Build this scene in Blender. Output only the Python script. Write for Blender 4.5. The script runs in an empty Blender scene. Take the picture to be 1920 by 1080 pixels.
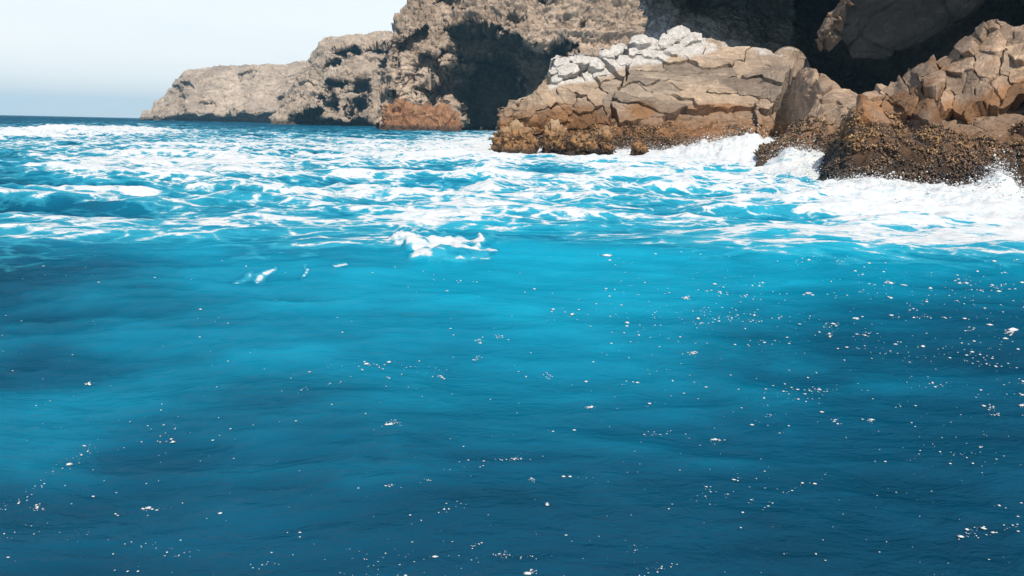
import bpy, math, random
import numpy as np
from mathutils import Vector, Matrix
from mathutils.bvhtree import BVHTree

random.seed(7); rng = np.random.default_rng(7)
SC = bpy.context.scene
COL = SC.collection

# ------------------------------------------------------------------ camera
F = 1507.0                       # focal length in photograph pixels (1920 wide)
CAM_H = 1.3
PITCH = math.atan(304.0 / F)     # horizon passes 304 px above the centre
ROLL = math.radians(1.26)
cam_d = bpy.data.cameras.new('camera'); cam = bpy.data.objects.new('camera', cam_d); COL.objects.link(cam)
cam_d.sensor_width = 36.0; cam_d.lens = 36.0 * F / 1920.0
cam_d.clip_start = 0.05; cam_d.clip_end = 60000
CM = Matrix.Rotation(math.pi/2 - PITCH, 4, 'X') @ Matrix.Rotation(ROLL, 4, 'Z')
CM.translation = Vector((0, 0, CAM_H))
cam.matrix_world = CM
SC.camera = cam
CR = np.array(CM.to_3x3()); CP = np.array(CM.translation)

# ------------------------------------------------------------------ sky and sun
SUN_EL = math.radians(49); SUN_AZ = math.radians(166)     # azimuth clockwise from +Y (view direction): behind right
to_sun = Vector((math.sin(SUN_AZ)*math.cos(SUN_EL), math.cos(SUN_AZ)*math.cos(SUN_EL), math.sin(SUN_EL)))
w = bpy.data.worlds.new('World'); SC.world = w; w.use_nodes = True
wn = w.node_tree; bg = wn.nodes['Background']
sky = wn.nodes.new('ShaderNodeTexSky'); sky.sky_type = 'NISHITA'; sky.sun_disc = False
sky.sun_elevation = SUN_EL; sky.sun_rotation = SUN_AZ
sky.air_density = 1.0; sky.dust_density = 0.2; sky.ozone_density = 2.5; sky.altitude = 0
# even marine veil: whitens the sky towards the horizon all round
tc = wn.nodes.new('ShaderNodeTexCoord'); sx = wn.nodes.new('ShaderNodeSeparateXYZ'); wn.links.new(tc.outputs['Generated'], sx.inputs[0])
mr = wn.nodes.new('ShaderNodeMapRange'); mr.interpolation_type = 'SMOOTHERSTEP'
mr.inputs[1].default_value = 0.0; mr.inputs[2].default_value = 0.45; mr.inputs[3].default_value = 0.95; mr.inputs[4].default_value = 0.12
wn.links.new(sx.outputs[2], mr.inputs[0])
vn = wn.nodes.new('ShaderNodeTexNoise'); vn.inputs['Scale'].default_value = 3.0; vn.inputs['Detail'].default_value = 5
vm = wn.nodes.new('ShaderNodeMapping'); vm.inputs['Scale'].default_value = (1, 1, 5); wn.links.new(tc.outputs['Generated'], vm.inputs[0]); wn.links.new(vm.outputs[0], vn.inputs['Vector'])
vc = wn.nodes.new('ShaderNodeValToRGB'); vc.color_ramp.elements[0].color = (6.3, 6.55, 6.6, 1); vc.color_ramp.elements[1].color = (6.75, 6.85, 6.8, 1)
vc.color_ramp.elements[0].position = 0.35; vc.color_ramp.elements[1].position = 0.6
wn.links.new(vn.outputs[0], vc.inputs[0])
vx = wn.nodes.new('ShaderNodeMixRGB'); wn.links.new(mr.outputs[0], vx.inputs[0]); wn.links.new(sky.outputs[0], vx.inputs[1]); wn.links.new(vc.outputs[0], vx.inputs[2])
wn.links.new(vx.outputs[0], bg.inputs[0]); bg.inputs[1].default_value = 0.135
sd = bpy.data.lights.new('sun', 'SUN'); sd.energy = 5.0; sd.angle = math.radians(0.5); sd.color = (1.0, 0.92, 0.80)
so = bpy.data.objects.new('sun', sd); COL.objects.link(so)
so.rotation_euler = (-to_sun).to_track_quat('-Z', 'Y').to_euler(); so.location = (30, -40, 80)
SC.view_settings.view_transform = 'Standard'; SC.view_settings.look = 'None'
SC.view_settings.exposure = 0.25; SC.view_settings.gamma = 1.0
SC.cycles.use_denoising = True
SC.cycles.max_bounces = 6; SC.cycles.diffuse_bounces = 2; SC.cycles.glossy_bounces = 2

# ------------------------------------------------------------------ pixel helpers
def ray(px, py):
    px = np.asarray(px, float); py = np.asarray(py, float)
    v = np.stack([(px-960)/F, -(py-540)/F, -np.ones_like(px*1.0+py*0)], -1)
    return v @ CR.T
def at(px, py, Y):
    d = ray(px, py); Y = np.asarray(Y, float)
    return CP + d * (Y / d[..., 1])[..., None]
def to_px(P):
    q = (P - CP) @ CR
    return 960 - F*q[..., 0]/q[..., 2], 540 + F*q[..., 1]/q[..., 2]
def horizon(px): return 215 + 0.022*px

# ------------------------------------------------------------------ noise in numpy
def _h(ix, iy, iz, s):
    n = (ix*374761393 + iy*668265263 + iz*2147483647*31 + iz*1274126177 + s*362437) & 0xFFFFFFFF
    n = ((n ^ (n >> 13)) * 1274126177) & 0xFFFFFFFF
    n = ((n ^ (n >> 15)) * 2246822519) & 0xFFFFFFFF
    return ((n ^ (n >> 16)) & 0xFFFFFF) / float(0xFFFFFF)
def noise(P, s=0):
    fl = np.floor(P); i = fl.astype(np.int64); f = P - fl
    u = f*f*f*(f*(f*6-15)+10)
    x, y, z = i[..., 0], i[..., 1], i[..., 2]; ux, uy, uz = u[..., 0], u[..., 1], u[..., 2]
    def L(a, b, t): return a + (b-a)*t
    r = []
    for dz in (0, 1):
        a = L(_h(x, y, z+dz, s), _h(x+1, y, z+dz, s), ux)
        b = L(_h(x, y+1, z+dz, s), _h(x+1, y+1, z+dz, s), ux)
        r.append(L(a, b, uy))
    return L(r[0], r[1], uz)*2 - 1
def fbm(P, o=5, s=0, g=0.5):
    t = 0; a = 1.0; n = 0
    for k in range(o):
        t = t + a*noise(P*(2.03**k) + 17.3*k, s+k); n += a; a *= g
    return t/n*1.6
def ridged(P, o=5, s=0):
    t = 0; a = 1.0; n = 0
    for k in range(o):
        t = t + a*(1-np.abs(noise(P*(2.03**k) + 9.1*k, s+k))*2); n += a; a *= 0.5
    return t/n
def voro(P, s=0):
    fl = np.floor(P).astype(np.int64)
    f1 = np.full(P.shape[:-1], 9.0); f2 = f1.copy(); rid = np.zeros(P.shape[:-1]); dv = np.zeros(P.shape)
    for a in (-1, 0, 1):
        for b in (-1, 0, 1):
            for c in (-1, 0, 1):
                x, y, z = fl[..., 0]+a, fl[..., 1]+b, fl[..., 2]+c
                q = np.stack([x+_h(x, y, z, s), y+_h(x, y, z, s+11), z+_h(x, y, z, s+23)], -1)
                v = P - q; d = np.sqrt((v*v).sum(-1)); r = _h(x, y, z, s+37)
                m = d < f1
                f2 = np.where(m, f1, np.minimum(f2, d)); rid = np.where(m, r, rid)
                dv = np.where(m[..., None], v, dv); f1 = np.where(m, d, f1)
    return f1, f2, rid, dv
def sstep(a, b, x):
    t = np.clip((x-a)/(b-a), 0, 1); return t*t*(3-2*t)

# ------------------------------------------------------------------ mesh helpers
def mesh_np(name, V, Fc, smooth=True):
    me = bpy.data.meshes.new(name)
    V = np.asarray(V, np.float32); Fc = np.asarray(Fc, np.int32); k = Fc.shape[1]
    me.vertices.add(len(V)); me.vertices.foreach_set('co', V.ravel())
    me.loops.add(Fc.size); me.loops.foreach_set('vertex_index', Fc.ravel())
    me.polygons.add(len(Fc)); me.polygons.foreach_set('loop_start', np.arange(0, Fc.size, k, dtype=np.int32))
    me.polygons.foreach_set('loop_total', np.full(len(Fc), k, np.int32))
    me.update(calc_edges=True); me.validate()
    if smooth: me.polygons.foreach_set('use_smooth', np.ones(len(me.polygons), bool))
    return me
def attr(me, name, vals):
    a = me.attributes.new(name, 'FLOAT', 'POINT'); a.data.foreach_set('value', np.asarray(vals, np.float32).ravel())
def obj(name, me, mat, parent=None, label=None, category=None, group=None, kind=None):
    o = bpy.data.objects.new(name, me); COL.objects.link(o)
    if mat is not None and me is not None: me.materials.append(mat)
    if parent is not None: o.parent = parent
    for k, v in (('label', label), ('category', category), ('group', group), ('kind', kind)):
        if v: o[k] = v
    return o
def grid_faces(nu, nv):
    i = np.arange(nu*nv).reshape(nu, nv)
    return np.stack([i[:-1, :-1], i[1:, :-1], i[1:, 1:], i[:-1, 1:]], -1).reshape(-1, 4)
def grid_normals(P):
    du = np.gradient(P, axis=0); dv = np.gradient(P, axis=1)
    n = np.cross(du, dv); n /= np.linalg.norm(n, axis=-1, keepdims=True)+1e-9
    return n

def catmull(G, ax, counts):
    """resample control grid along an axis, counts samples per segment"""
    G = np.moveaxis(G, ax, 0); K = len(G); out = []
    for k in range(K-1):
        p0, p1, p2, p3 = G[max(k-1, 0)], G[k], G[k+1], G[min(k+2, K-1)]
        m1 = (p2-p0)/2 if k > 0 else p2-p1
        m2 = (p3-p1)/2 if k < K-2 else p2-p1
        n = counts[k]
        for t in np.arange(n)/n:
            out.append((2*t**3-3*t**2+1)*p1 + (t**3-2*t**2+t)*m1*0.8 + (-2*t**3+3*t**2)*p2 + (t**3-t**2)*m2*0.8)
    out.append(G[-1])
    return np.moveaxis(np.array(out), 0, ax)
def sheet(cols, nu, nv, wv=None):
    """cols[i][k] = (px, py, Y): pixel and distance of a control point. Columns run along the rock,
    rows from under water over the front and the crest down the back. Returns a dense grid of points."""
    G = np.array(cols, float); W = at(G[..., 0], G[..., 1], G[..., 2])
    su = np.linalg.norm(np.diff(W, axis=0), axis=-1).mean(1); sv = np.linalg.norm(np.diff(W, axis=1), axis=-1).mean(0)
    if wv is not None: sv = sv*np.array(wv)
    cu = np.maximum(2, np.round(nu*su/su.sum())).astype(int); cv = np.maximum(2, np.round(nv*sv/sv.sum())).astype(int)
    P = catmull(catmull(W, 0, cu), 1, cv)
    n = grid_normals(P)
    ref = np.array([0, -1.0, 0.6])
    if (n[:, :P.shape[1]//2] @ ref).mean() < 0: n = -n
    return P, n
def sheet_faces(P, n):
    f = grid_faces(*P.shape[:2])
    a, b, c = P.reshape(-1, 3)[f[0, :3]] if False else (None, None, None)
    du = np.gradient(P, axis=0); dv = np.gradient(P, axis=1)
    if (np.cross(du, dv)*n).sum() < 0: f = f[:, ::-1]
    return f
def poly_sd(px, py, poly):
    """signed distance in pixels, negative inside"""
    poly = np.array(poly, float); d = np.full(px.shape, 1e9); ins = np.zeros(px.shape, bool)
    for k in range(len(poly)):
        a = poly[k]; b = poly[(k+1) % len(poly)]; e = b-a
        t = np.clip(((px-a[0])*e[0]+(py-a[1])*e[1])/(e@e), 0, 1)
        d = np.minimum(d, np.hypot(px-a[0]-t*e[0], py-a[1]-t*e[1]))
        c = ((a[1] > py) != (b[1] > py)) & (px < (b[0]-a[0])*(py-a[1])/(b[1]-a[1]+1e-12)+a[0])
        ins ^= c
    return np.where(ins, -d, d)
def blocky(P, scale, s, offs, crack, cw=0.12, tilt=0.0):
    f1, f2, r, dv = voro(P*np.asarray(scale), s)
    t = (_hash_dir(r) * dv).sum(-1) if tilt else 0
    return (r-0.5)*offs*2 + tilt*t - crack*(1-sstep(0, cw, f2-f1))
def _hash_dir(r):
    a = r*917.3 % 1.0*6.2832; b = (r*331.7 % 1.0)*2-1; q = np.sqrt(1-b*b)
    return np.stack([q*np.cos(a), q*np.sin(a), b], -1)

# ------------------------------------------------------------------ materials
class NT:
    def __init__(s, name):
        s.m = bpy.data.materials.new(name); s.m.use_nodes = True; s.t = s.m.node_tree
        s.b = s.t.nodes['Principled BSDF']; s.out = s.t.nodes['Material Output']
    def n(s, ty, **k):
        q = s.t.nodes.new('ShaderNode'+ty)
        for a, v in k.items(): setattr(q, a, v)
        return q
    def l(s, a, b): s.t.links.new(a, b)
    def pos(s, scale=(1, 1, 1)):
        g = s.n('NewGeometry'); mp = s.n('Mapping'); mp.inputs['Scale'].default_value = scale
        s.l(g.outputs['Position'], mp.inputs[0]); return mp.outputs[0]
    def noise(s, v, scale, detail=6, rough=0.55, dist=0.0):
        q = s.n('TexNoise'); q.inputs['Scale'].default_value = scale; q.inputs['Detail'].default_value = detail
        q.inputs['Roughness'].default_value = rough; q.inputs['Distortion'].default_value = dist
        s.l(v, q.inputs['Vector']); return q.outputs[0]
    def ramp(s, v, stops, interp='LINEAR'):
        q = s.n('ValToRGB'); q.color_ramp.interpolation = interp
        e = q.color_ramp.elements
        while len(e) < len(stops): e.new(0.5)
        for k, (p, c) in enumerate(stops):
            e[k].position = p; e[k].color = (c, c, c, 1) if isinstance(c, (int, float)) else (*c, 1)
        s.l(v, q.inputs[0]); return q.outputs[0]
    def mix(s, f, a, b, mode='MIX'):
        q = s.n('MixRGB', blend_type=mode)
        for v, i in ((f, 0), (a, 1), (b, 2)):
            if isinstance(v, (int, float)): q.inputs[i].default_value = v if i == 0 else (v, v, v, 1)
            elif isinstance(v, tuple): q.inputs[i].default_value = (*v, 1)
            else: s.l(v, q.inputs[i])
        return q.outputs[0]
    def math(s, op, a, b=0.0, c=0.0, clamp=False):
        q = s.n('Math', operation=op, use_clamp=clamp)
        for v, i in ((a, 0), (b, 1), (c, 2)):
            if isinstance(v, (int, float)): q.inputs[i].default_value = v
            else: s.l(v, q.inputs[i])
        return q.outputs[0]
    def attr(s, name):
        q = s.n('Attribute', attribute_name=name); return q.outputs['Fac']
    def bump(s, h, strength, dist, nrm=None):
        q = s.n('Bump'); q.inputs['Strength'].default_value = strength; q.inputs['Distance'].default_value = dist
        s.l(h, q.inputs['Height'])
        if nrm is not None: s.l(nrm, q.inputs['Normal'])
        return q.outputs[0]

def rock_mat(name, cols, unit, wet=None, rust=None, rust_col=(0.33, 0.15, 0.05), guano_lift=False, strata=None, speck=0.5, bump=1.0, vary=False, joint=1.1):
    """cols: three rock tones; unit: metres of the main pattern; wet/rust: heights (m) of the tidal bands"""
    m = NT(name); p = m.pos()
    n1 = m.noise(p, 0.35/unit, 8, 0.6, 0.4); n2 = m.noise(p, 1.6/unit, 8, 0.65); n3 = m.noise(p, 7.0/unit, 6, 0.7)
    c = m.ramp(n1, [(0.32, cols[0]), (0.5, cols[1]), (0.68, cols[2])])
    c = m.mix(m.ramp(n2, [(0.35, 0.0), (0.7, 0.75)]), c, tuple(x*0.62 for x in cols[0]))
    c = m.mix(m.math('MULTIPLY', m.ramp(n3, [(0.5, 0.0), (0.72, 1.0)]), speck), c, tuple(x*0.4 for x in cols[1]))
    c = m.mix(m.ramp(m.noise(p, 3.1/unit, 5, 0.6), [(0.56, 0.0), (0.75, 0.6)]), c, tuple(min(1, x*1.3) for x in cols[2]))
    z = m.n('SeparateXYZ'); m.l(p, z.inputs[0]); zz = z.outputs[2]
    if strata:
        ps = m.pos(strata); sn = m.noise(ps, 1.0, 5, 0.6)
        c = m.mix(m.ramp(sn, [(0.42, 0.0), (0.48, 0.55), (0.52, 0.0)]), c, tuple(x*0.45 for x in cols[1]))
    if rust:
        zr = m.math('ADD', zz, m.math('MULTIPLY', m.math('SUBTRACT', n2, 0.5), rust*0.9))
        f = m.n('MapRange'); f.inputs[1].default_value = rust*1.25; f.inputs[2].default_value = rust*0.6
        m.l(zr, f.inputs[0])
        rc = m.mix(m.ramp(n3, [(0.35, 0.0), (0.65, 1.0)]), rust_col, tuple(x*0.35 for x in rust_col))
        c = m.mix(m.math('MULTIPLY', f.outputs[0], 0.85), c, rc)
    wetf = None
    if wet:
        zr = m.math('ADD', zz, m.math('MULTIPLY', m.math('SUBTRACT', n2, 0.5), wet*1.6))
        f = m.n('MapRange'); f.inputs[1].default_value = wet*1.2; f.inputs[2].default_value = wet*0.5
        m.l(zr, f.inputs[0]); wetf = f.outputs[0]
        c = m.mix(m.math('MULTIPLY', wetf, 0.8), c, (0.035, 0.028, 0.022))
    rs = m.mix(m.attr('rust'), c, m.mix(m.ramp(n2, [(0.3, 0.0), (0.7, 1.0)]), rust_col, tuple(x*0.6 for x in rust_col)))
    c = rs
    oi = m.n('ObjectInfo'); c = m.mix(1.0, c, m.ramp(oi.outputs['Random'], [(0.0, (0.60, 0.60, 0.61)), (0.5, (0.90, 0.89, 0.88)), (1.0, (1.15, 1.08, 1.0))]), 'MULTIPLY') if vary else c
    if guano_lift:
        g = m.math('ADD', m.attr('guano_lift'), m.math('MULTIPLY', m.math('SUBTRACT', n2, 0.5), 1.1))
        gm = m.ramp(g, [(0.42, 0.0), (0.62, 1.0)])
        gc = m.mix(m.ramp(n3, [(0.35, 0.0), (0.7, 1.0)]), (0.66, 0.62, 0.57), (0.36, 0.33, 0.30))
        c = m.mix(gm, c, gc)
    m.l(c, m.b.inputs['Base Color'])
    r = m.mix(wetf, 0.9, 0.35) if wetf is not None else None
    if r is not None: m.l(r, m.b.inputs['Roughness'])
    else: m.b.inputs['Roughness'].default_value = 0.92
    m.b.inputs['Specular IOR Level'].default_value = 0.25
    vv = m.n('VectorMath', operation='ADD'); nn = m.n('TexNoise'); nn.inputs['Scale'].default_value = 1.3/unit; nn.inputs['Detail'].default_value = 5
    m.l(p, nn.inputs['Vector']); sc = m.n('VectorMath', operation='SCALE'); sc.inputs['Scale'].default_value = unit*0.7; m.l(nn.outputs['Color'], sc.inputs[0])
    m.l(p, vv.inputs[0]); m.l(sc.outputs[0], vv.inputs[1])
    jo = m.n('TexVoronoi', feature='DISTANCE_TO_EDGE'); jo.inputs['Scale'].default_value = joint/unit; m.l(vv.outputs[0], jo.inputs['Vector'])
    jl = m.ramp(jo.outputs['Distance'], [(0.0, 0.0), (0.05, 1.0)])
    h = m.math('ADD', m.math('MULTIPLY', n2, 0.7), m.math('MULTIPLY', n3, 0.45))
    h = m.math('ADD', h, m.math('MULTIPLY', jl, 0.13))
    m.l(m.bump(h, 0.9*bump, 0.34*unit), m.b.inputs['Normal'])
    return m.m

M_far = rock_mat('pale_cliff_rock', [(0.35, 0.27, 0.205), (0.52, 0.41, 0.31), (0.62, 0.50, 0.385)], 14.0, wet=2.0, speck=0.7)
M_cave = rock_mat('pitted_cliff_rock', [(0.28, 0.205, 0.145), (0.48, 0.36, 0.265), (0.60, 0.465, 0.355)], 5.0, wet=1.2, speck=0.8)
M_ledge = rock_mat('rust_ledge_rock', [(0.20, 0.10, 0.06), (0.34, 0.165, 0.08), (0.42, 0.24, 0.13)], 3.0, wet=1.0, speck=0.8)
M_mid = rock_mat('tan_slab_rock', [(0.33, 0.25, 0.19), (0.47, 0.37, 0.28), (0.56, 0.45, 0.34)], 1.6, wet=0.95, rust=2.2, guano_lift=True, strata=(0.25, 0.8, 5.0), vary=True)
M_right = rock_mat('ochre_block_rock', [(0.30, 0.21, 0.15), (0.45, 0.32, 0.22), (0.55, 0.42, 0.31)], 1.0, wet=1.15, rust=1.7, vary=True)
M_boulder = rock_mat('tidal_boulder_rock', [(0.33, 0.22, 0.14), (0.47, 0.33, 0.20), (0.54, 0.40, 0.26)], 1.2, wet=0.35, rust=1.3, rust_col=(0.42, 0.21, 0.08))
M_grey = rock_mat('grey_shade_rock', [(0.075, 0.072, 0.068), (0.12, 0.115, 0.108), (0.18, 0.172, 0.16)], 2.5, wet=0.8, guano_lift=True)
def mussel_mat():
    m = NT('mussel_shell'); p = m.pos()
    n = m.noise(p, 2.2, 4); n2 = m.attr('tone')
    c = m.ramp(n2, [(0.0, (0.02, 0.016, 0.014)), (0.4, (0.065, 0.040, 0.024)), (0.65, (0.20, 0.11, 0.045)), (0.88, (0.38, 0.23, 0.10)), (1.0, (0.46, 0.33, 0.19))])
    z = m.n('SeparateXYZ'); m.l(p, z.inputs[0])
    f = m.n('MapRange'); f.inputs[1].default_value = 1.45; f.inputs[2].default_value = 0.35
    m.l(m.math('ADD', z.outputs[2], m.math('MULTIPLY', n, 0.4)), f.inputs[0])
    c = m.mix(m.math('MULTIPLY', f.outputs[0], 0.75), c, (0.03, 0.026, 0.028))
    m.l(c, m.b.inputs['Base Color']); m.b.inputs['Roughness'].default_value = 0.32
    m.b.inputs['Specular IOR Level'].default_value = 0.4
    return m.m
M_mussel = mussel_mat()
def foam_mat():
    m = NT('white_foam'); p = m.pos(); n = m.noise(p, 9.0, 8, 0.7)
    m.l(m.ramp(n, [(0.3, (0.52, 0.57, 0.59)), (0.6, (0.66, 0.65, 0.63))]), m.b.inputs['Base Color'])
    m.b.inputs['Roughness'].default_value = 0.8; m.l(m.bump(n, 0.6, 0.05), m.b.inputs['Normal'])
    return m.m
M_foam = foam_mat()

# ------------------------------------------------------------------ the sea
def table(rows, cols_x):
    """rows: list of (photo y at each column, value); per column interpolation in y then across x"""
    def f(px, py):
        vals = np.stack([np.interp(py, [r[0] for r in c], [r[1] for r in c]) for c in rows], -1)
        i = np.clip(np.searchsorted(cols_x, px)-1, 0, len(cols_x)-2)
        x0 = np.array(cols_x)[i]; x1 = np.array(cols_x)[i+1]; t = np.clip((px-x0)/(x1-x0), 0, 1); t = t*t*(3-2*t)
        a = np.take_along_axis(vals, i[..., None], -1)[..., 0]; b = np.take_along_axis(vals, i[..., None]+1, -1)[..., 0]
        return a+(b-a)*t
    return f
FX = [0, 240, 480, 720, 960, 1200, 1440, 1680, 1920]
foam_tab = table([
    [(219, 0), (232, .15), (240, .45), (256, .3), (272, .7), (295, .2), (320, .5), (345, .2), (370, .3), (400, .5), (440, .4), (480, .15), (520, 0)],
    [(226, 0), (234, .3), (242, .55), (262, .45), (290, .62), (320, .7), (350, .55), (375, .35), (400, .5), (430, .5), (460, .15), (500, 0)],
    [(232, 0), (244, .15), (252, .35), (266, .6), (300, .62), (340, .62), (375, .4), (420, .45), (455, .3), (480, 0)],
    [(236, 0), (246, .2), (258, .4), (272, .65), (296, .8), (325, .5), (360, .6), (400, .5), (440, .35), (475, 0)],
    [(240, .2), (252, .6), (266, .9), (290, .95), (312, .6), (340, .5), (380, .5), (420, .45), (450, .2), (475, 0)],
    [(246, .6), (270, 1), (296, .95), (312, .75), (340, .58), (380, .5), (420, .52), (450, .32), (475, 0)],
    [(246, 1), (300, 1), (320, .75), (345, .58), (370, .5), (400, .58), (430, .62), (455, .5), (478, .05), (490, 0)],
    [(260, 1), (350, 1), (375, .9), (398, .65), (420, .6), (445, .75), (468, .5), (488, .05), (500, 0)],
    [(260, 1), (405, 1), (430, .85), (455, .72), (476, .4), (492, .05), (505, 0)]], FX)
body_light_tab = table([  # turquoise surf water, with light and shade of the swell painted in
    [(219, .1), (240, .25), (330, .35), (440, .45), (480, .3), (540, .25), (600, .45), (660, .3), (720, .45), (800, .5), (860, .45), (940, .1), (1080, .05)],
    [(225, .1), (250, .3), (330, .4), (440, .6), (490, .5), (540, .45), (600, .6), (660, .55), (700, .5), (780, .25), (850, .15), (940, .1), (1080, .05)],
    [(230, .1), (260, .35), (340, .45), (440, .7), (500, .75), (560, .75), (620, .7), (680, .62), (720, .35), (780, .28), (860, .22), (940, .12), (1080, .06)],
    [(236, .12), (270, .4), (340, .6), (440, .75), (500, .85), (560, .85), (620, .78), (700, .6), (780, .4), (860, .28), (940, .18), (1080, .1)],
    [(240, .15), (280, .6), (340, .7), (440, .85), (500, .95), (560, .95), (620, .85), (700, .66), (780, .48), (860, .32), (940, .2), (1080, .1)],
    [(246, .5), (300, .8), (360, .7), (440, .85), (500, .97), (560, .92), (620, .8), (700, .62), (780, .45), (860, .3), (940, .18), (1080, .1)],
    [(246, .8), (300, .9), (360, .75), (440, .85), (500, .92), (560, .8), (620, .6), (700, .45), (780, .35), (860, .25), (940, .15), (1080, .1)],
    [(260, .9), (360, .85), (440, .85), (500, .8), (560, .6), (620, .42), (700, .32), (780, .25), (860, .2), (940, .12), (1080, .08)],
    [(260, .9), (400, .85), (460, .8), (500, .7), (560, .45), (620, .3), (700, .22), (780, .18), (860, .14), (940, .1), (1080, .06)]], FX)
# heaps of white water thrown up against the rocks: (px, py of the top, Y, rx, ry, height)
HEAPS = [(a[0], a[1], a[2], a[3]) for a in ()]
def heap(px, Y, rx, ry, h): c = at(px, 300, Y); return (c[0], Y, rx, ry, h)
HEAPS = [heap(1405, 38.0, 2.6, 2.2, 0.95), heap(1330, 40.5, 2.2, 1.5, 0.45), heap(1500, 30.0, 1.2, 1.8, 0.5), heap(1545, 25.5, 0.9, 0.9, 0.28),
         heap(1190, 42.0, 1.6, 1.2, 0.35), heap(985, 43.0, 2.4, 1.2, 0.25), heap(1880, 19.0, 0.42, 0.5, 0.42), heap(1800, 19.4, 1.6, 0.9, 0.2),
         heap(1640, 21.2, 1.0, 0.8, 0.18), heap(1720, 18.5, 3.0, 1.6, 0.14), heap(150, 62, 6.0, 5.0, 0.55), heap(230, 75, 5.0, 6.0, 0.5), heap(40, 48, 4.0, 4.0, 0.4)]
def sea_z(x, y, crest=False):
    r = np.hypot(x, y); P = np.stack([x, y, np.zeros_like(x)], -1)
    far = sstep(6, 16, r)
    fade = 1/(1+(r/160.0)**2)
    z = 0.16*fbm(P*np.array([0.10, 0.16, 1])+3.1, 3, 5)*sstep(5, 20, r)*(0.35+0.65*fade)          # long swell
    ch = ridged(P*np.array([0.30, 0.55, 1])+1.7, 3, 9)
    z = z + (0.30*(ch-0.35))*far*fade                                                              # chop with sharp crests
    z = z + 0.07*fbm(P*np.array([0.8, 1.3, 1]), 4, 21)*far*fade
    # the smooth swell close to the camera, its back falling away to the left
    z = z + 0.10*np.exp(-((y-8.0-0.12*x)/2.3)**2)*sstep(-9, 1, x)
    z = z - 0.10*np.exp(-(((y-3.3)+0.9*(x+1.6))/0.9)**2)*sstep(0.6, -2.2, x)*sstep(9, 5, r)
    z = z + 0.035*fbm(P*np.array([0.45, 0.6, 1])+8.8, 2, 33)*(1-far)
    for cx, cy, rx, ry, h in HEAPS:
        d = ((x-cx)/rx)**2+((y-cy)/ry)**2
        z = z + h*np.exp(-d)
    return (z, ch, far) if crest else z
LIGHT_TINTS = [([(-250, 760), (60, 715), (170, 690), (300, 655), (480, 625), (640, 640), (600, 690), (450, 702), (320, 715), (250, 760), (170, 815), (60, 885), (-250, 1010)], 0.10, 16, 40),      # light band and dark hollows of the swell, painted into the water colour
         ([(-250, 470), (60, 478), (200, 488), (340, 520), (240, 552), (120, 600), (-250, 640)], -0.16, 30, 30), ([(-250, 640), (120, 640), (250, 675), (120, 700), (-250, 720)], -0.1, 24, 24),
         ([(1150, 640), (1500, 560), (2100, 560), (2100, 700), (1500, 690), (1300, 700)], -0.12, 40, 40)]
PATCHES = [([(755, 436), (800, 448), (858, 455), (880, 476), (905, 468), (935, 460), (925, 478), (880, 500), (830, 510), (775, 512), (765, 485)], 22, 0.74), ([(670, 432), (700, 416), (770, 414), (800, 424), (760, 434)], 12, 0.66),
           ([(620, 518), (652, 513), (654, 518), (625, 526)], 5, 1.0), ([(560, 535), (578, 518), (582, 521), (568, 538)], 5, 1.0), ([(470, 535), (520, 518), (524, 523), (478, 542)], 5, 1.0), ([(430, 545), (480, 526), (482, 530), (440, 549)], 5, 1.0)]
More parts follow.
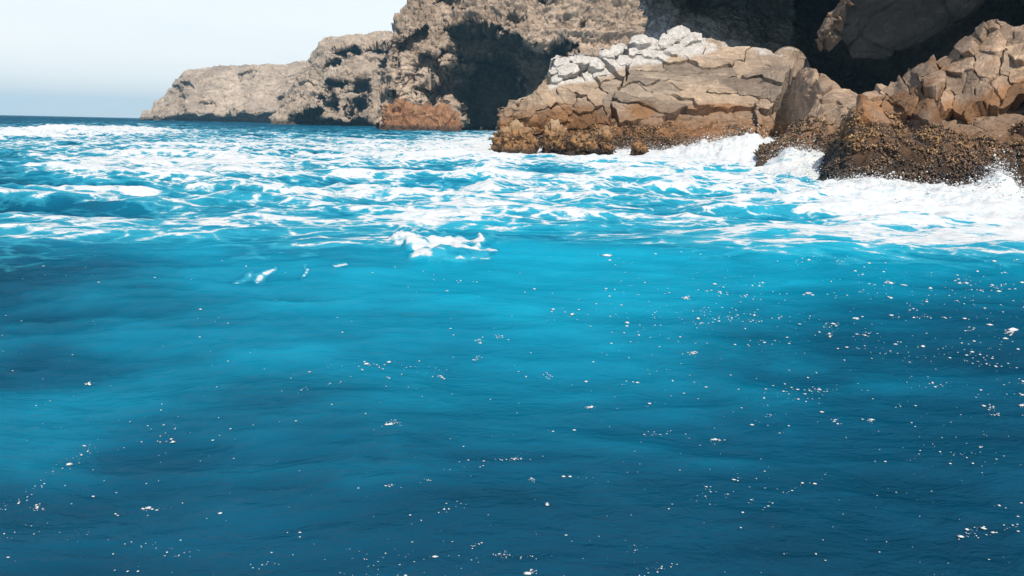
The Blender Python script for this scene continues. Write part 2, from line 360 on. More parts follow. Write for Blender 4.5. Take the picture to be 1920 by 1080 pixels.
def build_sea():
    th = np.radians(np.concatenate([np.linspace(-180, -41, 36, endpoint=False), np.linspace(-41, 41, 1000, endpoint=False), np.linspace(41, 180, 37)]))
    rr = [0.002, 0.3, 0.8]; r = 1.4
    while r < 320: rr.append(r); r *= 1.0125
    while r < 2600: rr.append(r); r *= 1.08
    rr = np.array(rr)
    A, R = np.meshgrid(th, rr, indexing='ij')
    x = R*np.sin(A); y = R*np.cos(A)
    inv = np.abs(A) < math.radians(60)
    px, py = to_px(np.stack([x, np.maximum(y, 0.5), np.zeros_like(x)], -1))
    px = np.clip(px, -300, 2200); py = np.clip(py, 0, 1500)
    P = np.stack([x, y, np.zeros_like(x)], -1)
    wob = fbm(P*0.25, 4, 61); wob2 = fbm(P*0.9, 4, 71)
    foam = foam_tab(px+60*wob, py-20*sstep(380, 480, py)+(9+0.05*np.clip(py-230, 0, 300))*wob2)
    body_light = body_light_tab(px+120*wob, py+40*np.clip(wob2, -1, 1)*sstep(300, 600, py))
    foam = np.where(y > 0.5, foam, 0); body_light = np.where(y > 0.5, body_light, 0.1)
    z, ch, far = sea_z(x, y, True)
    foam = foam+0.09*sstep(0.03, 0.25, foam)*sstep(330, 380, py)*sstep(490, 455, py)
    foam = np.where((foam > 0.02) & (foam < 0.93), np.clip(foam*0.9+0.55*(ch-0.42)*far, 0.03, 1), foam)
    near = 1-sstep(7, 13, R)
    body_light = body_light*(1-0.16*sstep(560, 760, py)*(y > 0.5))
    rp = fbm(P*np.array([0.55, 1.5, 1])+0.6*wob[..., None], 4, 181); rq = ridged(P*np.array([1.4, 3.2, 1])+0.3*wob2[..., None], 3, 191)
    rf = fbm(P*np.array([2.6, 6.0, 1])+0.5*wob2[..., None], 4, 195)
    body_light = body_light+(0.10*rp+0.10*(rq-0.4)+0.08*rf)*near+0.35*(ch-0.5)*far  # lit ripples and crests, darker troughs, put into the water colour
    z = z+(0.022*rp+0.018*(rq-0.4)+0.004*rf)*near*sstep(0.8, 2.0, R)
    for poly, k, s0, s1 in LIGHT_TINTS:
        sd_ = poly_sd(px+26*wob+14*wob2, py+18*wob2, poly); body_light = body_light+k*sstep(s0, -s1, sd_)
    lump = np.clip(foam-0.35, 0, 1)
    det = fbm(P*np.array([2.2, 2.6, 1]), 4, 81)
    z = z + lump*0.07*det*sstep(5, 12, R)/(1+(R/90)**2)
    for cx, cy, rx, ry, h in HEAPS:
        d = ((x-cx)/rx)**2+((y-cy)/ry)**2
        z = z + h*np.exp(-d*0.7)*(0.25*det+0.2*(ridged(P*2.6, 3, 201)-0.4))
        foam = np.maximum(foam, np.exp(-d*0.45)*1.05*sstep(0.1, 0.16, h))
    pw = fbm(P*4.0, 4, 171); pw2 = fbm(P*4.0+9, 4, 172)
    for poly, wp, k in PATCHES:
        sd_ = poly_sd(px+wp*pw, py+wp*pw2, poly); big = len(poly) > 8; g_ = (sstep(16, -16, sd_) if big else sstep(5, -7, sd_))*(py > 400)*(py < 700)
        foam = np.maximum(foam, k*g_); z = z+(0.10 if big else 0.0)*g_*(0.6+0.6*pw)
    P[..., 2] = z
    me = mesh_np('sea', P.reshape(-1, 3), grid_faces(*A.shape)[:, ::-1])
    attr(me, 'foam', foam); attr(me, 'body_light', body_light + 0.10*wob2*0.6)
    m = NT('sea_water'); p = m.pos((1, 1, 1))
    fa = m.attr('foam'); bl = m.attr('body_light')
    n_big = m.noise(m.pos((0.55, 0.85, 1)), 1.35, 10, 0.66, 0.9); n_mid = m.noise(m.pos((1, 1.3, 1)), 4.0, 10, 0.72, 0.8)
    vo = m.n('TexVoronoi', feature='DISTANCE_TO_EDGE'); vo.inputs['Scale'].default_value = 1.7
    wv = m.n('VectorMath', operation='ADD'); m.l(p, wv.inputs[0])
    q = m.n('TexNoise'); q.inputs['Scale'].default_value = 1.3; q.inputs['Detail'].default_value = 5; m.l(p, q.inputs['Vector'])
    m.l(q.outputs['Color'], wv.inputs[1]); m.l(wv.outputs[0], vo.inputs['Vector'])
    lace = m.ramp(vo.outputs['Distance'], [(0.0, 1.0), (0.16, 0.0)])
    cov = m.math('ADD', m.math('MULTIPLY', n_big, 0.85), m.math('MULTIPLY', n_mid, 0.32)); cov = m.math('ADD', m.math('SUBTRACT', cov, 0.235), m.math('MULTIPLY', m.noise(m.pos((1, 1.2, 1)), 15.0, 6, 0.7), 0.18))
    cov = m.math('ADD', cov, m.math('MULTIPLY', lace, 0.13))
    x = m.math('ADD', cov, m.math('MULTIPLY', fa, 0.60))          # foam where this passes a threshold
    foamm = m.ramp(x, [(0.80, 0.0), (0.88, 1.0)]); under = m.ramp(x, [(0.60, 0.0), (0.85, 1.0)])
    foamm = m.math('MULTIPLY', foamm, m.ramp(fa, [(0.0, 0.0), (0.08, 1.0)])); under = m.math('MULTIPLY', under, m.ramp(fa, [(0.0, 0.0), (0.15, 1.0)]))
    body = m.ramp(bl, [(0.0, (0.0004, 0.036, 0.069)), (0.25, (0.0006, 0.062, 0.113)), (0.6, (0.0010, 0.155, 0.245)), (1.0, (0.003, 0.283, 0.41))])
    body = m.mix(m.math('MULTIPLY', m.ramp(m.noise(m.pos((0.5, 1, 1)), 0.8, 5), [(0.42, 0.0), (0.62, 1.0)]), m.math('MULTIPLY_ADD', m.ramp(fa, [(0.0, 0.0), (0.25, 1.0)]), 0.5, 0.18)), body, (0.0015, 0.10, 0.19))
    col = m.mix(m.math('MULTIPLY', under, 0.6), body, (0.05, 0.42, 0.54))
    col = m.mix(foamm, col, m.mix(m.ramp(n_mid, [(0.38, 0.0), (0.62, 1.0)]), (0.42, 0.49, 0.52), (0.66, 0.63, 0.605)))
    rip = m.math('ADD', m.noise(m.pos((1.1, 2, 1)), 1.8, 6, 0.6, 0.6), m.math('ADD', m.math('MULTIPLY', m.noise(m.pos((1, 1.9, 1)), 6.5, 5, 0.6, 1.0), 0.5), m.math('MULTIPLY', m.noise(m.pos((1, 1.7, 1)), 24.0, 3, 0.6, 0.6), 0.09)))
    hgt = m.math('ADD', m.math('MULTIPLY', rip, 0.85), m.math('MULTIPLY', m.math('MULTIPLY', n_mid, foamm), 1.6))
    nb = m.bump(hgt, 0.35, 0.12)
    m.t.nodes.remove(m.b); df = m.n('BsdfDiffuse'); gl = m.n('BsdfGlossy'); fr = m.n('Fresnel'); mx = m.n('MixShader')
    m.l(col, df.inputs['Color']); m.l(nb, df.inputs['Normal']); m.l(nb, gl.inputs['Normal']); fr.inputs['IOR'].default_value = 1.33
    gl.inputs['Roughness'].default_value = 0.07
    # a wind-roughened sea never mirrors the horizon fully: facets turned to the eye reflect far less
    m.l(m.math('MULTIPLY', m.math('MINIMUM', m.math('MULTIPLY', fr.outputs[0], 0.14), 0.045), m.math('SUBTRACT', 1.0, foamm)), mx.inputs[0])
    m.l(df.outputs[0], mx.inputs[1]); m.l(gl.outputs[0], mx.inputs[2]); m.l(mx.outputs[0], m.out.inputs['Surface'])
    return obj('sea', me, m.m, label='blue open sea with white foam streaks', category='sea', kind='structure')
build_sea()

# ------------------------------------------------------------------ rocks from control sheets
def rock(name, cols, nu, nv, mat, disp, recess=(), attrs=None, wv=None, **tags):
    P, n = sheet(cols, nu, nv, wv)
    base = P.copy()
    if recess:
        px, py = to_px(P)
        fl = sstep(-0.6, 0.1, -n[..., 1])                       # only the side towards the sea
        ww = fbm(np.stack([px*0.06, py*0.08, px*0], -1), 4, 91); w2 = fbm(np.stack([px*0.06, py*0.08, px*0+7], -1), 4, 95)
        for poly, depth, soft, warp in recess:
            sd_ = poly_sd(px+warp*ww, py+warp*w2, poly)
            P = P + (np.array([0, 1.0, 0])*(depth*sstep(soft, -soft, sd_)*fl)[..., None])
        n2 = grid_normals(P); sg = np.sign((n2*n).sum(-1, keepdims=True)); sg[sg == 0] = 1
        n = n2*np.sign((grid_normals(base)*n).sum())
    P = P + n*disp(P)[..., None]
    me = mesh_np(name, P.reshape(-1, 3), sheet_faces(P, n))
    if attrs:
        px, py = to_px(P)
        for k, fn in attrs.items(): attr(me, k, fn(px, py, P, n))
    o = obj(name, me, mat, **tags)
    bv = BVHTree.FromPolygons([tuple(v) for v in base.reshape(-1, 3)], [tuple(f) for f in sheet_faces(base, n)])
    return o, P, n, bv

# far low headland
top = [(262, 222), (284, 205), (305, 182), (325, 158), (345, 138), (400, 133), (480, 128), (575, 121), (660, 117), (760, 114)]
cols = []
for px, ty in top:
    b = horizon(px)+4
    L = lambda f: b+(ty-b)*f
    cols.append([(px, b+8, 470), (px, L(0.04), 474), (px+1, L(0.16), 472), (px+2, L(0.5), 486), (px+2, L(0.86), 500), (px+3, ty, 512), (px+6, ty+3, 560), (px+12, b+6, 640)])
und = [([(330, 222), (345, 208), (372, 217), (395, 213), (420, 219), (455, 210), (475, 220), (520, 208), (560, 212), (600, 204), (640, 240), (330, 240)], 9, 1.6, 3),
       ([(318, 165), (332, 158), (342, 172), (346, 205), (336, 206), (334, 178)], 6, 2, 3), ([(340, 155), (356, 152), (362, 164), (345, 166)], 5, 2, 3),
       ([(448, 140), (470, 131), (480, 133), (455, 148)], 5, 1.5, 2), ([(520, 185), (540, 166), (545, 172), (525, 200)], 6, 1.5, 2), ([(375, 190), (400, 193), (402, 198), (378, 196)], 4, 1.2, 2)]
o, *_ = rock('far_headland', cols, 420, 230, M_far,
     lambda P: -2.0+1.6*ridged(P/np.array([60, 60, 8]), 3, 5)+1.0*ridged(P/np.array([16, 16, 60]), 3, 6)+2.4*fbm(P/26, 6, 1, 0.58)+2.6*ridged(P/np.array([18, 18, 7]), 5, 2)+blocky(P+2*fbm(P/5, 3, 4)[..., None], (1/8, 1/8, 1/3.5), 3, 0.9, 0.3, 0.1),
     und, wv=[1, 1, 1.2, 1.2, 1, .4, .2], label='distant low flat-topped headland at the left, pale grey-brown', category='headland', kind='structure')

# nearer headland with hollows
top = [(508, 226), (526, 200), (548, 165), (566, 140), (582, 116), (600, 94), (625, 82), (662, 77), (730, 76), (800, 70), (880, 60)]
cols = []
for px, ty in top:
    b = horizon(px)+6.5
    L = lambda f: b+(ty-b)*f
    cols.append([(px, b+10, 290), (px, L(0.05), 294), (px+1, L(0.2), 297), (px+2, L(0.5), 304), (px+2, L(0.86), 312), (px+3, ty, 320), (px+8, ty+4, 360), (px+14, b+8, 420)])
rec = [([(628, 92), (660, 86), (672, 100), (650, 110), (632, 108)], 24, 2.2, 9), ([(611, 112), (626, 110), (632, 126), (614, 130)], 21, 2.2, 9), ([(690, 92), (740, 84), (740, 106), (700, 104)], 24, 2.2, 9),
       ([(612, 156), (645, 148), (652, 172), (622, 178)], 25, 2.2, 9), ([(652, 152), (690, 146), (694, 166), (660, 174)], 25, 2.2, 9), ([(602, 184), (632, 180), (640, 200), (610, 204)], 24, 2.2, 9),
       ([(540, 212), (590, 198), (604, 206), (594, 232), (536, 236)], 24, 2.2, 9), ([(655, 190), (682, 180), (680, 212), (662, 216)], 24, 2.2, 9), ([(715, 112), (738, 108), (738, 150), (712, 142)], 24, 2.2, 9),
       ([(560, 232), (590, 224), (640, 226), (700, 222), (740, 250), (560, 250)], 13, 2.2, 9)]
rock('headland', cols, 330, 300, M_far,
     lambda P: -1.6+1.3*ridged(P/np.array([34, 34, 6]), 3, 15)+0.9*ridged(P/np.array([10, 10, 40]), 3, 16)+1.8*fbm(P/15, 6, 11, 0.58)+2.6*ridged(P/np.array([11, 11, 9]), 5, 12)+blocky(P+1.5*fbm(P/4, 3, 4)[..., None], (1/5, 1/5, 1/3), 13, 0.9, 0.3, 0.1),
     rec, wv=[1, 1, 1.2, 1.2, 1, .4, .2], label='rugged headland with blue-shaded hollows between the low point and the sea cave', category='headland', kind='structure')

# cliff with the sea cave
edge = [(700, 240, 170), (716, 190, 173), (730, 130, 176), (738, 66, 178), (752, 34, 180), (775, 5, 182), (800, -30, 184), (870, -90, 186), (960, -130, 186), (1080, -150, 186), (1200, -160, 188), (1330, -170, 190)]
cols = []
for px, ty, Y in edge:
    b = horizon(px)+12
    L = lambda f: b+(ty-b)*f
    cols.append([(px, b+18, Y-4), (px, L(0.04), Y-2), (px+1, L(0.2), Y), (px+1, L(0.4), Y+1), (px+1, L(0.65), Y+5), (px+2, L(0.88), Y+14), (px+4, ty, Y+24), (px+12, ty+12, Y+60), (px+30, b+10, Y+110)])
rec = [([(838, 52), (880, 46), (925, 50), (955, 70), (985, 78), (1010, 86), (1068, 70), (1078, 100), (1060, 130), (1030, 200), (1000, 260), (862, 260), (858, 195), (790, 192), (765, 172), (815, 150), (850, 120), (845, 85)], 22, 3.5, 9),
       ([(870, 90), (930, 80), (975, 110), (970, 150), (985, 260), (866, 260), (862, 190), (840, 170)], 30, 6, 9),
       ([(743, 82), (770, 62), (802, 46), (806, 56), (778, 84), (760, 102), (744, 104)], 6, 2, 4),
       ([(758, 150), (775, 118), (800, 104), (850, 84), (856, 100), (820, 118), (790, 140), (770, 162)], 5.5, 2.5, 6),
       ([(700, 180), (738, 172), (748, 190), (735, 205), (724, 245), (694, 245)], 7, 2.5, 5),
       ([(738, 108), (752, 105), (756, 140), (744, 150)], 4, 2, 3), ([(800, 120), (830, 118), (826, 140), (806, 146)], 5, 2, 4), ([(1010, 0), (1030, -6), (1040, 4), (1020, 10)], 3, 2, 3), ([(815, 0), (850, -8), (855, 2), (820, 5)], 3, 1.5, 2), ([(1090, 40), (1106, 30), (1110, 44), (1094, 50)], 2.5, 2, 3),
       ([(860, 8), (885, 10), (890, 24), (868, 20)], 2.5, 2, 3), ([(950, 26), (966, 24), (970, 36), (954, 36)], 2.5, 2, 3)]
rock('sea_cave_cliff', cols, 560, 460, M_cave,
     lambda P: -0.6+0.8*ridged(P/np.array([16, 16, 2.6]), 3, 35)+0.5*ridged(P/np.array([5, 5, 20]), 3, 36)+1.3*fbm(P/9, 6, 31, 0.55)+1.6*ridged(P/np.array([4.4, 4.4, 3.4]), 5, 32)+blocky(P+0.8*fbm(P/2, 3, 4)[..., None], (1/2.2, 1/2.2, 1/1.6), 33, 0.5, 0.3, 0.15),
     rec, wv=[1, 1, 1.2, 1.2, 1.2, 1, .3, .15], label='tall pitted tan cliff hollowed by a wide dark sea cave', category='cliff', kind='structure')

# rust-coloured ledge at the foot of the cave
top = [(712, 236), (722, 205), (736, 194), (752, 188), (765, 196), (790, 202), (815, 200), (842, 202), (852, 214), (864, 240)]
cols = []
for px, ty in top:
    b = horizon(px)+13; L = lambda f: b+(ty-b)*f
    cols.append([(px, b+10, 160), (px, L(0.1), 161.5), (px, L(0.55), 163.5), (px, ty, 165.5), (px, ty+3, 169), (px, b+6, 173)])
rock('rock_ledge', cols, 200, 120, M_ledge, lambda P: 0.9*fbm(P/3.5, 6, 41, 0.6)+-0.6+0.9*ridged(P/np.array([2.4, 2.4, 1.4]), 5, 42)+blocky(P, (0.6, 0.6, 1.0), 44, 0.6, 0.4, 0.15),
     label='orange-brown crumbly rock ledge at the foot of the sea cave', category='ledge')

# ------------------------------------------------------------------ jointed blocks
def clip_half(poly, a, nrm):
    out = []
    for k in range(len(poly)):
        p = poly[k]; q = poly[(k+1) % len(poly)]
        dp = (p-a)@nrm; dq = (q-a)@nrm
        if dp <= 0: out.append(p)
        if (dp < 0) != (dq < 0) and abs(dp-dq) > 1e-9: out.append(p+(q-p)*dp/(dp-dq))
    return out
def cells(outline, seeds, gap, A=np.eye(2)):
    """Voronoi cells of the seeds inside an outline (pixels); A stretches the metric along the bedding"""
    Ai = np.linalg.inv(A); O = [A@np.array(p, float) for p in outline]; S = [A@np.array(s[:2], float) for s in seeds]
    res = []
    for i, s in enumerate(S):
        poly = O
        for j, t in enumerate(S):
            if i == j or np.hypot(*(t-s)) > 400: continue
            nrm = (t-s)/np.hypot(*(t-s)); poly = clip_half(poly, (s+t)/2-nrm*gap/2, nrm)
            if len(poly) < 3: break
        res.append([Ai@p for p in poly] if len(poly) >= 3 else None)
    return res
def stone(name, poly, bv, thick, proud, mat, parent, seed, rnd=0.2, tilt=0.25, rough=0.06, extra=None, N=56, warp=5.0, bed=0.0):
    r = np.random.default_rng(seed)
    poly = np.array(poly); c = poly.mean(0)
    seg = np.linalg.norm(np.roll(poly, -1, 0)-poly, axis=1); cum = np.concatenate([[0], np.cumsum(seg)])
    t = np.linspace(0, cum[-1], N, endpoint=False); idx = np.clip(np.searchsorted(cum, t, 'right')-1, 0, len(poly)-1)
    f = (t-cum[idx])/np.maximum(seg[idx], 1e-6); B = poly[idx]+(np.roll(poly, -1, 0)[idx]-poly[idx])*f[:, None]
    q3 = np.stack([B[:, 0]/34, B[:, 1]/24, B[:, 0]*0], -1); q4 = np.stack([B[:, 0]/11, B[:, 1]/8, B[:, 0]*0+3], -1)
    B = B+np.stack([fbm(q3, 2, 141)*warp+fbm(q4, 2, 142)*warp*0.35, fbm(q3, 2, 143)*warp*0.8+fbm(q4, 2, 144)*warp*0.3], -1)
    rings = [(1.02, -1.0), (1.0, -0.25), (1.0, 0.8), (0.988, 0.97), (0.93, 1.0), (0.78, 1.0), (0.55, 1.0), (0.3, 1.0)]
    V = []; hits = []
    for s, _ in rings + [(0.0, 1.0)]:
        pts = (c+(B-c)*s) if s > 0 else c[None]
        for q in pts:
            d = Vector(ray(q[0], q[1])); h = bv.ray_cast(Vector(CP), d.normalized())
            if h[0] is None: hits.append(None); continue
            nn = h[1] if h[1].dot(d) < 0 else -h[1]
            hits.append((np.array(h[0]), np.array(nn)))
    ok = [h for h in hits if h is not None]
    if len(ok) < 0.55*len(hits): return None
    cen = np.mean([h[0] for h in ok], 0); nav = np.mean([h[1] for h in ok], 0); nav /= np.linalg.norm(nav)
    size = np.percentile([np.linalg.norm(h[0]-cen) for h in ok], 80)
    filled = []
    k = 0
    for s, hh in rings + [(0.0, 1.0)]:
        for q in range(N if s > 0 else 1):
            h = hits[k]; k += 1
            if h is None:
                pxy = (c+(B[q]-c)*s) if s > 0 else c
                d = ray(pxy[0], pxy[1]); tt = ((cen-CP)@nav)/(d@nav) if abs(d@nav) > 0.05 else np.linalg.norm(cen-CP)/np.linalg.norm(d)
                P = CP+d*tt
                v = P-cen; L = np.linalg.norm(v)
                if L > 1.6*size: P = cen+v*1.6*size/L
            else: P = h[0]
            v = P-cen; L = np.linalg.norm(v)
            if L > 2.2*size: P = cen+v*2.2*size/L
            filled.append((P, hh))
    P = np.array([p for p, _ in filled]); H = np.array([h for _, h in filled])
    tv = r.normal(0, 1, 3); tv -= tv@nav*nav; tv /= np.linalg.norm(tv)+1e-9
    dome = 1-np.clip(np.linalg.norm(P-cen, axis=1)/(size*1.5), 0, 1)**2
    off = np.where(H < 0, H*thick, H*proud + (H > 0.3)*(tilt*((P-cen)@tv)*0.6 + rnd*size*dome*0.5))
    P = P+nav*off[:, None]
    fr = (H > 0.3)[:, None]
    nz = np.stack([fbm(P/(size*0.9)+seed*1.3+5*k, 4, 50+k) for k in range(3)], -1)*rough*size
    fz = np.stack([fbm(P/(size*0.28)+seed*2.3+5*k, 3, 60+k) for k in range(3)], -1)*rough*0.5*size
    P = P+nz+fz*fr
    if bed: P = P+nav*(bed*(ridged(P*np.array([0.35, 0.35, 3.2])+0.4*fbm(P/2, 2, 7)[:, None], 3, 66)-0.4)*fr[:, 0])[:, None]
    R = len(rings); Fq = []
    for a in range(R-1):
        for b in range(N): Fq.append((a*N+b, a*N+(b+1) % N, (a+1)*N+(b+1) % N, (a+1)*N+b))
    tri = [((R-1)*N+b, (R-1)*N+(b+1) % N, R*N) for b in range(N)]
    me = bpy.data.meshes.new(name)
    faces = Fq+tri+[tuple(range(N-1, -1, -1))]
    me.from_pydata([tuple(v) for v in P], [], faces); me.update()
    import bmesh
    bm = bmesh.new(); bm.from_mesh(me); bmesh.ops.recalc_face_normals(bm, faces=bm.faces); bm.to_mesh(me); bm.free()
    me.polygons.foreach_set('use_smooth', np.ones(len(me.polygons), bool)); me.set_sharp_from_angle(angle=math.radians(32))
    if extra:
        px, py = to_px(P)
        for k, fn in extra.items(): attr(me, k, fn(px, py, P, None))
    return obj(name, me, mat, parent)
SHELL = None
def mussels(name, P, n, parent, count, size, keep):
    """thousands of shells crowded on a rock face: one part"""
    Pf = P.reshape(-1, 3); nf = n.reshape(-1, 3)
    idx = np.nonzero(keep(P, n).reshape(-1))[0]
    nu, nv = P.shape[:2]
    area = np.linalg.norm(np.cross(np.gradient(P, axis=0), np.gradient(P, axis=1)), axis=-1).reshape(-1)[idx]
    pick = rng.choice(idx, count, p=area/area.sum())
    base = np.array([(1, 0, 0), (0.25, 0.42, 0.1), (-0.9, 0.18, 0), (-0.9, -0.18, 0), (0.25, -0.42, 0.1), (0.1, 0, 0.5), (0.1, 0, -0.5)], float)
    tri = [(0, 1, 5), (1, 2, 5), (2, 3, 5), (3, 4, 5), (4, 0, 5), (1, 0, 6), (2, 1, 6), (3, 2, 6), (4, 3, 6), (0, 4, 6)]
    N = nf[pick]; cl = ridged(Pf[pick]/(size*5.5), 2, 19); C = Pf[pick]+rng.normal(0, size*0.3, (count, 3))+N*(size*1.8*(cl-0.3))[:, None]
    a = N*0.9+rng.normal(0, 0.75, (count, 3)); a /= np.linalg.norm(a, axis=1, keepdims=True)
    b = np.cross(a, rng.normal(0, 1, (count, 3))); b /= np.linalg.norm(b, axis=1, keepdims=True); c = np.cross(a, b)
    s = size*rng.uniform(0.55, 1.35, (count, 1))
    V = C[:, None]+s[:, None]*(base[None, :, :1]*a[:, None]+base[None, :, 1:2]*b[:, None]+base[None, :, 2:]*c[:, None])
    Fc = (np.array(tri)[None]+7*np.arange(count)[:, None, None]).reshape(-1, 3)
    me = mesh_np(name, V.reshape(-1, 3), Fc, smooth=False)
    attr(me, 'tone', np.repeat(np.clip(0.5*rng.random(count)+0.55*np.clip(cl, 0, 1)+0.15*fbm(C/1.5, 2, 15)-0.05, 0, 1), 7))
    return obj(name, me, M_mussel, parent, kind='stuff')

# ------------------------------------------------------------------ middle outcrop
sil = [(938, 262, 41.5), (950, 215, 43), (975, 185, 44.5), (1015, 165, 46), (1035, 128, 47), (1065, 114, 47.5), (1110, 116, 48), (1150, 98, 49), (1190, 82, 50), (1240, 80, 50.5),
       (1268, 63, 51.5), (1310, 70, 51.5), (1370, 84, 51), (1440, 96, 50.5), (1492, 106, 50)]
cols = []
for px, ty, Y in sil[:-1]:
    b = 290 - 0.012*(px-940)
    L = lambda f: b+(ty-b)*f
    Yb = 44.4-0.0126*np.clip(px-1020, 0, 150) if px < 1250 else 42.5+ (px-1250)*0.008
    cols.append([(px, b+22, Yb-0.6), (px, L(0.0), Yb), (px, L(0.25), Yb+0.8+(Y-Yb)*0.12), (px, L(0.55), Yb+(Y-Yb)*0.5), (px, L(0.85), Yb+(Y-Yb)*0.85), (px, ty, Y), (px, ty+6, Y+1.6), (px, 200, Y+3.5), (px, 300, Y+4)])
for c_ in cols:                                     # the slab narrows downwards along its slanting right edge
    for k_, (x_, y_, Y_) in enumerate(c_):
        if x_ > 1300: c_[k_] = (1300+(x_-1300)*max(0.3, (1497-(min(max(y_, 106), 300)-106)*0.36-6-1300)/197.0), y_, Y_)
# right end face turning away into shade
cols.append([(1428, 300, 43.6), (1432, 278, 44), (1443, 240, 44.6), (1462, 185, 46.4), (1486, 132, 48.6), (1494, 112, 49.6), (1484, 124, 50.4), (1480, 200, 53), (1490, 300, 53.6)])
cols.append([(1405, 300, 46.5), (1410, 278, 47), (1425, 240, 48), (1446, 190, 49.6), (1474, 138, 51), (1478, 124, 50.8), (1474, 132, 51.4), (1470, 200, 53.4), (1485, 300, 54)])
def slab_end(P):
    px, py = to_px(P); return -0.62*sstep(-50, -8, px-(1497-(py-106)*0.36))
def guano_mid(px, py, P, n):
    crest = np.interp(px, [s[0] for s in sil], [s[1] for s in sil])
    g = sstep(62, 18, py-crest)*sstep(1015, 1040, px)*sstep(1400, 1270, px)
    return np.maximum(g, 0.5*sstep(18, 4, py-crest)*sstep(1000, 1200, px))
def rust_mid(px, py, P, n):
    lo = 0.55*sstep(1, 0.4, np.hypot((px-1075)/110, (py-222)/40))
    return np.maximum(lo, 0.75*np.maximum(sstep(1.0, 0.4, np.hypot((px-1205)/38, (py-205)/24)), sstep(1, 0.3, np.hypot((px-1350)/90, (py-203)/13))))
o_mid, P, n, bv = rock('rock_outcrop', cols, 520, 300, M_mid,
    lambda P: slab_end(P)-0.36*sstep(1.6, 2.2, P[..., 2])+0.30*fbm(P/2.6, 5, 51)+0.22*ridged(P/np.array([1.6, 1.6, 0.9]), 4, 52)+blocky(P, (1/1.5, 1/1.5, 1/0.8), 53, 0.12, 0.16, 0.18),
    (), {'guano_lift': lambda *a: 0.8*guano_mid(*a), 'rust': rust_mid}, wv=[1, 1.3, 1.3, 1.2, 1, 1, .3, .2],
    label='broad tan layered rock slab with white-stained top and mussel-covered foot', category='rock')
ex = {'guano_lift': guano_mid, 'rust': rust_mid}
# layered plates of the slab face
out = [(1175, 150), (1180, 108), (1240, 96), (1300, 78), (1370, 90), (1440, 102), (1489, 110), (1478, 140), (1454, 195), (1440, 205), (1360, 203), (1275, 215), (1200, 232), (1165, 236), (1150, 200)]
seeds = [(1200, 130), (1240, 118), (1290, 98), (1345, 104), (1455, 118), (1330, 122), (1400, 132), (1452, 146), (1190, 158), (1252, 150), (1330, 148), (1390, 160), (1440, 172),
         (1185, 178), (1235, 172), (1300, 168), (1205, 205), (1178, 215), (1240, 192), (1300, 190), (1345, 192), (1285, 130)]
ca, sa = math.cos(math.radians(6)), math.sin(math.radians(6)); Am = np.array([[0.38, 0], [0, 1.7]])@np.array([[ca, sa], [-sa, ca]])
for i, pl in enumerate(cells(out, seeds, 0.45, Am)):
    if pl is not None: stone('rock_plate', pl, bv, 0.9, 0.16+0.30*rng.random()**2, M_mid, o_mid, 100+i, 0.03, 0.06, 0.03, ex, 84, 7.0, 0.10)
# blocks of the broken left part
out = [(962, 205), (985, 184), (1018, 170), (1040, 160), (1080, 152), (1140, 118), (1170, 118), (1160, 165), (1150, 205), (1145, 238), (1095, 246), (1010, 246), (960, 228)]
seeds = [(975, 208), (1000, 196), (1025, 186), (1010, 222), (985, 228), (1040, 222), (1062, 195), (1092, 208), (1120, 192), (1080, 170), (1105, 160), (1130, 150), (1150, 135), (1145, 170), (1125, 222), (1075, 230), (1140, 215), (1055, 238), (1100, 236)]
for i, pl in enumerate(cells(out, seeds, 0.7)):
    if pl is not None: stone('rock_block', pl, bv, 0.8, 0.15+0.4*rng.random(), M_mid, o_mid, 200+i, 0.10, 0.35, 0.08, ex, 56, 6.0, 0.06)
# white stained lumps along the crest
lumps = [(1047, 124, 16), (1062, 140, 18), (1090, 126, 18), (1110, 134, 15), (1132, 114, 15), (1152, 106, 15), (1170, 124, 15), (1160, 98, 12), (1195, 92, 17), (1220, 92, 15), (1245, 90, 14), (1268, 76, 16), (1285, 84, 14),
         (1205, 112, 14), (1230, 112, 14), (1252, 110, 13), (1185, 110, 11), (1300, 80, 13), (1036, 138, 12), (1120, 150, 12), (1045, 156, 12), (1075, 118, 13)]
for i, (x, y, r0) in enumerate(lumps):
    a = np.linspace(0, 2*math.pi, 9, endpoint=False)+rng.random()
    rad = r0*rng.uniform(0.75, 1.2, 9)
    stone('white_boulder', np.stack([x+rad*np.cos(a)*1.15, y+rad*np.sin(a)*0.75], -1), bv, 0.4, 0.2+0.3*rng.random(), M_mid, o_mid, 300+i, 0.85, 0.3, 0.10, ex, 48, 4.0)
mussels('mussel_bed', P, n, o_mid, 9000, 0.085, lambda P, n: (P[..., 2] < 1.3+0.8*fbm(P/1.7, 4, 77)-0.5*(rng.random(P.shape[:2])**3)) & (fbm(P/1.2, 3, 76) < 0.5) & (P[..., 2] > -0.2) & (n[..., 1] < 0.35))

